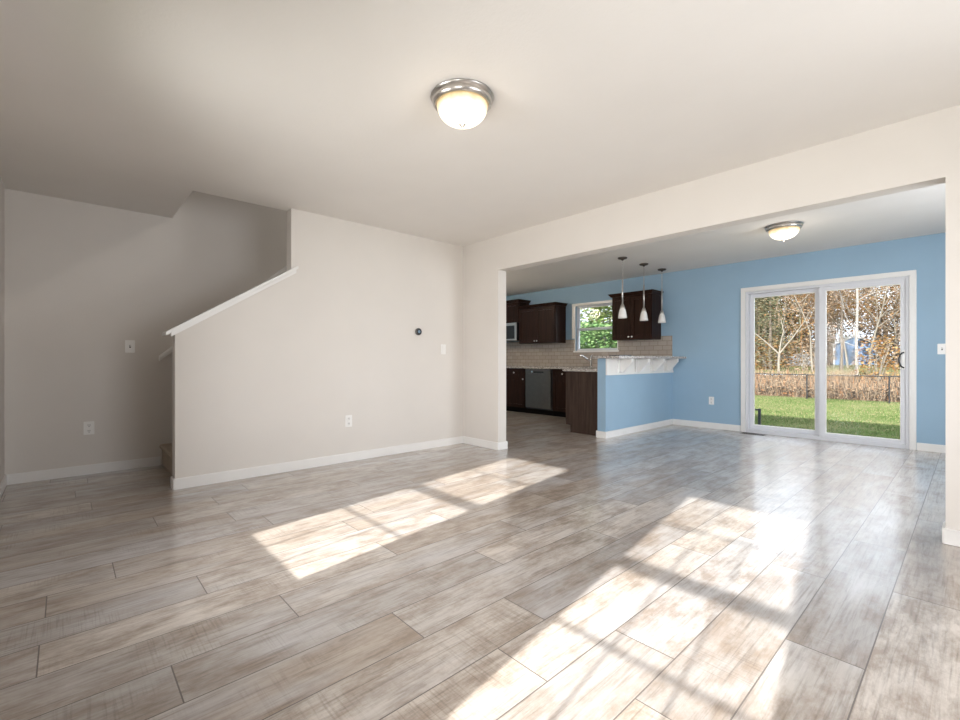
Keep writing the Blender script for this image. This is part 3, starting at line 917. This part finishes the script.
strip('ground_far', M['farlawn'], [(y, gz(y)) for y in [39, 42, 46, 50, 60, 75, 100, 140]], -90, 50, 'olive rough grass beyond the bank')

m = MB()
for i in range(26000):
    y = random.uniform(14.5, 27.6); x = y * random.uniform(-.36, -.02)
    h = random.uniform(.03, .075); a = random.uniform(0, 6.28); w_ = .012
    dx, dy = math.cos(a) * w_, math.sin(a) * w_
    z = gz(y) - .01
    m.add([(x - dx, y - dy, z), (x + dx, y + dy, z), (x + random.uniform(-.03, .03), y + random.uniform(-.03, .03), z + h)], [(0, 1, 2)])
tag(m.build('lawn_grass', M['blade']), 'short green grass growing on the lawn', 'grass', None, 'stuff')
m = MB()
for i in range(9000):
    y = 28 + 10 * random.random() ** 1.3; x = y * random.uniform(-.38, .0)
    z = gz(y)
    if random.random() < .45:
        h = random.uniform(.25, .75); a = random.uniform(-.25, .25); b = random.uniform(-.2, .2)
        m.add([(x - .012, y, z - .03), (x + .012, y, z - .03), (x + a + .006, y + b, z + h), (x + a - .006, y + b, z + h)], [(0, 1, 2, 3)])
    else:
        m.quad((x, y, z + random.uniform(.02, .45)), random.uniform(.05, .10))
tag(m.build('dry_brush', M['twig']), 'dry brown brush and fallen leaves just beyond the fence', 'brush', None, 'stuff')

# chain-link fence
YFN = 26.7
fe = thing('chain_link_fence', (-5.5, YFN, ZG), 'black chain-link fence at the end of the lawn', 'fence')
xs = [-17.5 + 3 * k for k in range(8)]
for x in xs:
    MB().tube([(x, YFN, ZG - .1), (x, YFN, .30)], .030, 8).build('post', M['blackmetal'], fe)
MB().tube([(xs[0], YFN, .31), (xs[-1], YFN, .31)], .026, 6).build('top_rail', M['blackmetal'], fe)
m = MB(); hgt = 1.16; x = xs[0] - hgt
while x < xs[-1]:
    for sgn in (1, -1):
        x0, x1 = (x, x + hgt) if sgn > 0 else (x + hgt, x)
        m.tube([(x0, YFN + .03, ZG + .03), (x1, YFN + .03, ZG + .03 + hgt)], .0022, 3, cap=False)
    x += .075
m.build('wire_mesh', M['blackmetal'], fe)

# short black railing near the house
rl = thing('garden_railing', (-3.5, 10.2, ZG), 'short black metal railing on the lawn left of the patio door', 'railing')
MB().box(-2.905, -2.86, 10.18, 10.22, ZG - .05, .06).build('post', M['blackmetal'], rl)
MB().box(-4.205, -4.16, 10.18, 10.22, ZG - .05, .06).build('post', M['blackmetal'], rl)
MB().box(-4.16, -2.905, 10.185, 10.215, .02, .05).build('top_rail', M['blackmetal'], rl)
MB().box(-4.16, -2.905, 10.185, 10.215, ZG + .1, ZG + .13).build('bottom_rail', M['blackmetal'], rl)
for k in range(9):
    x = -4.05 + k * .125
    MB().box(x, x + .016, 10.192, 10.208, ZG + .13, .02).build('baluster', M['blackmetal'], rl)

# blue shed
sx, sy, sz = -10.6, 77.0, gz(77)
sh = thing('garden_shed', (sx, sy, sz), 'small blue gabled shed among the trees beyond the fence', 'shed')
w2, ev, pk = 2.2, 2.6, 3.7
MB().prism([(sx - w2, sz - .2), (sx + w2, sz - .2), (sx + w2, sz + ev), (sx, sz + pk), (sx - w2, sz + ev)], 'y', sy, sy + 4).build('shed_wall', M['shedblue'], sh)
for s in (-1, 1):
    p = [(sx + s * (w2 + .35), sz + ev - .17), (sx, sz + pk + .02), (sx, sz + pk + .24), (sx + s * (w2 + .35), sz + ev + .05)]
    MB().prism(p, 'y', sy - .3, sy + 4.3).build('roof_slope', M['redroof'], sh)
    B(sx + s * w2 - .12, sx + s * w2 + .12, sy - .05, sy - .001, sz, sz + ev).build('corner_board', M['trim'], sh)
B(sx - .7, sx + .7, sy - .04, sy - .001, sz, sz + 2.0).build('shed_door', plain('pale_blue_door', (.24, .36, .56), .6), sh)
B(sx - .35, sx + .35, sy + 1, sy + 1.7, sz + 2.9, sz + 4.6).build('chimney', M['trim'], sh)

# weathered fence section far behind
gf = thing('plank_fence', (-13.2, 60, gz(60)), 'weathered grey plank fence section behind the bare trees', 'fence')
for k in range(26):
    x = -15.4 + k * .17; z = gz(60)
    MB().box(x, x + .15, 60, 60.03, z - .1, z + 1.35 + random.uniform(-.03, .03)).build('plank', M['greywood'], gf)
B(-15.4, -11.0, 60.031, 60.08, gz(60) + .3, gz(60) + .4).build('cross_rail', M['greywood'], gf)
B(-15.4, -11.0, 60.031, 60.08, gz(60) + 1.0, gz(60) + 1.1).build('cross_rail', M['greywood'], gf)

# ---- trees
def limb(m, p, d, length, r, depth, tips, n=5, bend=.18, up=.06, kids=(4, 3, 3)):
    segs = 5 if depth == 0 else 4
    pts = [Vector(p)]; d = Vector(d).normalized(); dirs = []
    for i in range(segs):
        d = (d + Vector((random.gauss(0, bend), random.gauss(0, bend), random.gauss(0, bend) * .6 + up))).normalized()
        pts.append(pts[-1] + d * length / segs); dirs.append(d.copy())
    rad = [r * (1 - .75 * i / segs) for i in range(segs + 1)]
    m.tube(pts, rad, n if depth < 2 else 3, cap=False)
    if depth >= len(kids):
        tips.append(pts[-1]); tips.append(pts[-2]); return pts
    for k in range(kids[depth]):
        f = random.uniform(.35, 1.0) if depth else random.uniform(.3, 1.0)
        i = min(int(f * segs), segs - 1)
        q = pts[i].lerp(pts[i + 1], f * segs - i) if f < 1 else pts[-1]
        a = random.uniform(0, 6.28)
        side = dirs[i].orthogonal().normalized()
        side = Matrix.Rotation(a, 3, dirs[i]) @ side
        nd = dirs[i] * random.uniform(.45, .9) + side * random.uniform(.45, .8)
        limb(m, q, nd, length * random.uniform(.30, .48), rad[i] * .55, depth + 1, tips, n, bend, up, kids)
    return pts

def tree(name, x, y, height, r, bark, leaf, nleaf, lsize, spread, label, group, kids=(9, 4, 3), lean=0):
    z = gz(y) - .1
    o = thing(name, (x, y, z), label, 'tree', group)
    tips = []
    m = MB()
    limb(m, (x, y, z), (lean, 0, 1), height * .8, r, 0, tips, kids=kids, bend=.10)
    m.build('trunk', bark, o, smooth=True)
    if leaf and nleaf:
        m = MB()
        for i in range(nleaf):
            t_ = random.choice(tips)
            m.quad(t_ + Vector((random.gauss(0, spread), random.gauss(0, spread), random.gauss(0, spread * .8))), lsize * random.uniform(.6, 1.3))
        m.build('foliage', leaf, o)
    return o

def conifer(name, x, y, height, w_, leaf, nleaf, lsize, label, group):
    z = gz(y) - .1
    o = thing(name, (x, y, z), label, 'tree', group)
    MB().tube([(x, y, z), (x, y, z + height * .9)], [.16, .03], 7).build('trunk', M['bark'], o)
    m = MB()
    for i in range(nleaf):
        f = random.random() ** .8; a = random.uniform(0, 6.28)
        rr = w_ * (1 - f * .85) * math.sqrt(random.uniform(.25, 1)) * (1 + .25 * math.sin(a * 3 + f * 17))
        m.quad((x + rr * math.cos(a), y + rr * math.sin(a), z + .3 + height * f - rr * .15), lsize * random.uniform(.6, 1.3), lsize * .5)
    m.build('foliage', leaf, o)
    return o

def place(src, x, y, rot, s):
    c = copy_thing(src)
    c.location = (x, y, gz(y) - .1); c.rotation_euler = (0, 0, rot); c.scale = (s, s, s)
    return c

GW = 'trees of the wood beyond the fence'
# single trees that stand out
z = gz(36.5) - .1
o = thing('birch_tree', (-4.93, 36.5, z), 'pale white-barked birch tree right of centre beyond the fence', 'tree')
m = MB(); tips = []
m.tube([(-4.93, 36.5, z), (-4.96, 36.5, z + 2.5), (-4.90, 36.5, z + 5), (-4.97, 36.5, z + 8), (-4.9, 36.5, z + 12)], [.085, .08, .07, .06, .03], 8, cap=False)
for k in range(9):
    h = 2.2 + k * .95; a = random.uniform(0, 6.28)
    limb(m, (-4.93, 36.5, z + h), (math.cos(a), math.sin(a), .7), random.uniform(1.6, 2.8), .035, 1, tips, kids=(0, 4, 3))
m.build('trunk', M['birchbark'], o, smooth=True)
m = MB()
for i in range(900):
    m.quad(random.choice(tips) + Vector((random.gauss(0, .3), random.gauss(0, .3), random.gauss(0, .3))), .055)
m.build('foliage', M['leaf_tan'], o)
o = thing('forked_tree', (-10.0, 40.0, gz(40) - .1), 'bare forked tree with pale bark behind the left door pane', 'tree')
m = MB(); tips = []
z = gz(40) - .1
m.tube([(-10.0, 40, z), (-10.02, 40, z + .9), (-9.98, 40, z + 1.7)], [.10, .085, .08], 7, cap=False)
for sgn, ln in ((-1, 3.4), (1, 3.8), (.15, 3.0)):
    limb(m, (-9.98, 40, z + 1.6), (sgn * .65, random.uniform(-.2, .2), 1), ln, .065, 0, tips, kids=(5, 3, 2), bend=.14)
m.build('trunk', M['palebark'], o, smooth=True)
m = MB()
for i in range(350):
    m.quad(random.choice(tips) + Vector((random.gauss(0, .3), random.gauss(0, .3), random.gauss(0, .3))), .07)
m.build('foliage', M['leaf_orange'], o)

protoA = [tree('oak_tree', -7.2 + 3 * k, 46 + 3 * k, 11, .13, M['bark'], M['leaf_tan'], 5600, .075, .5, 'brown leafy tree of the wood beyond the fence', GW) for k in range(2)]
protoB = [tree('maple_tree', -12.5 + 5 * k, 50 + k, 9.5, .10, M['palebark'], M['leaf_orange'], 4400, .075, .5, 'orange leafy tree of the wood beyond the fence', GW) for k in range(2)]
protoC = [tree('bare_tree', -8.5 + 3.2 * k, 43 + 1.5 * k, 10, .08, M['palebark'], M['leaf_tan'], 2200, .055, .6, 'nearly bare pale tree of the wood beyond the fence', GW, kids=(12, 6, 4)) for k in range(2)]
protoG = [conifer('pine_tree', -15.0, 55, 11, 1.6, M['leaf_green'], 4200, .14, 'dark green pine in the wood behind the left door pane', GW)]
spots = [(-4.2, 46.5), (-7.2, 46), (-12.5, 50), (-7.5, 51), (-8.5, 43), (-5.3, 44.5), (-15, 55)]
k = 0
for q in range(400):
    if k >= 18: break
    y = random.uniform(43, 61); f = random.uniform(-.40, .03); x = y * f
    if y < 79 and abs(f + .138) < .032: continue
    if abs(f + .22) < .02 and y < 61: continue
    if min(math.hypot(x - a, y - b) for a, b in spots) < 3.4: continue
    spots.append((x, y)); k += 1
    src = protoG[0] if (f < -.23 and k % 2 == 0) else (protoA + protoA + protoB + protoC)[random.randrange(8)]
    place(src, x, y, random.uniform(0, 6.28), random.uniform(.85, 1.1))
from mathutils import noise as mn
def far_wood(name, mat, n, f0, f1, y0, y1, top, size, label, trunks):
    m = MB(); c = 0
    while c < n:
        y = random.uniform(y0, y1); f = random.uniform(f0, f1); x = y * f
        z = gz(y) + top * random.random() ** .9
        if y < 82 and abs(f + .138) < .026 and z < gz(y) + 4.4: continue
        d = mn.noise(Vector((x * .35, y * .35, z * .35))) + .35 * mn.noise(Vector((x, y, z)))
        if d < -.26 + max(0, (z - gz(y)) / top - .62) * 1.3: continue
        m.quad((x, y, z), size * random.uniform(.5, 1.4)); c += 1
    for k in range(trunks):
        y = random.uniform(y0, y1); f = random.uniform(f0, f1); x = y * f
        if abs(f + .138) < .03: continue
        h = random.uniform(.6, 1) * top; z = gz(y) - .1
        m.tube([(x, y, z), (x + random.uniform(-.4, .4), y, z + h * .5), (x + random.uniform(-.9, .9), y, z + h)], [.13, .09, .02], 4, cap=False)
    return tag(m.build(name, mat), label, 'trees', None, 'stuff')
far_wood('distant_trees', M['leaf_wood'], 80000, -.42, .04, 67, 98, 13.5, .17, 'distant tangle of bare and brown-leaved trees far behind', 160)
far_wood('distant_pine_trees', M['leaf_green'], 12000, -.42, -.21, 68, 80, 12, .17, 'distant green-grey conifers behind the left door pane', 30)
# undergrowth shrubs
def shrub(name, x, y, h, w_, leaf, n, ls, label, group):
    z = gz(y) - .05
    o = thing(name, (x, y, z), label, 'shrub', group)
    m = MB()
    for k in range(9):
        a = random.uniform(0, 6.28); q = random.uniform(.2, .8) * w_
        m.tube([(x, y, z), (x + q * .5 * math.cos(a), y + q * .5 * math.sin(a), z + h * .5), (x + q * math.cos(a), y + q * math.sin(a), z + h * random.uniform(.7, 1.05))], [.03, .02, .006], 4, cap=False)
    m.build('stems', M['palebark'], o)
    m = MB()
    for i in range(n):
        a = random.uniform(0, 6.28); f = random.random(); q = w_ * math.sqrt(random.random()) * (.55 + .6 * math.sin(math.pi * min(1, f * .8 + .15)))
        m.quad((x + q * math.cos(a), y + q * math.sin(a), z + h * f), ls * random.uniform(.6, 1.3))
    m.build('foliage', leaf, o)
    return o
shrub('orange_shrub', -3.75, 34.5, 2.6, 1.1, M['leaf_orange'], 900, .075, 'orange leafy shrub beyond the fence near the door handle', None)
sA = shrub('brown_shrub', -9.3, 44, 2.6, 1.3, M['leaf_tan'], 700, .085, 'tan undergrowth shrub at the edge of the wood', 'undergrowth shrubs')
sB = shrub('rust_shrub', -12.2, 45, 2.2, 1.3, M['leaf_orange'], 600, .085, 'rust undergrowth shrub at the edge of the wood', 'undergrowth shrubs')
for k in range(14):
    y = 43.0 + 1.5 * k; x = y * (-.36 + .36 * ((k * .618) % 1))
    if abs(x / y + .138) < .026: continue
    if abs(x / y + .22) < .02 and y < 61: continue
    place(random.choice((sA, sB)), x, y, random.uniform(0, 6.28), random.uniform(.8, 1.6))

# greenery outside the kitchen window
shrub('holly_shrub', -9.7, 15.2, 3.3, 1.6, M['leaf_fresh'], 9000, .075, 'dense green shrub outside the kitchen window', None)
shrub('laurel_shrub', -11.6, 17.0, 3.6, 1.7, M['leaf_fresh'], 9000, .075, 'green shrub at the left outside the kitchen window', None)
tree('willow_tree', -12.0, 19.5, 7.5, .16, M['palebark'], M['leaf_bright'], 9000, .085, .6, 'yellow-green tree behind the shrubs outside the kitchen window', None)
tree('ash_tree', -14.8, 22.5, 8.5, .16, M['bark'], M['leaf_bright'], 9000, .10, .65, 'taller yellow-green tree far outside the kitchen window', None)
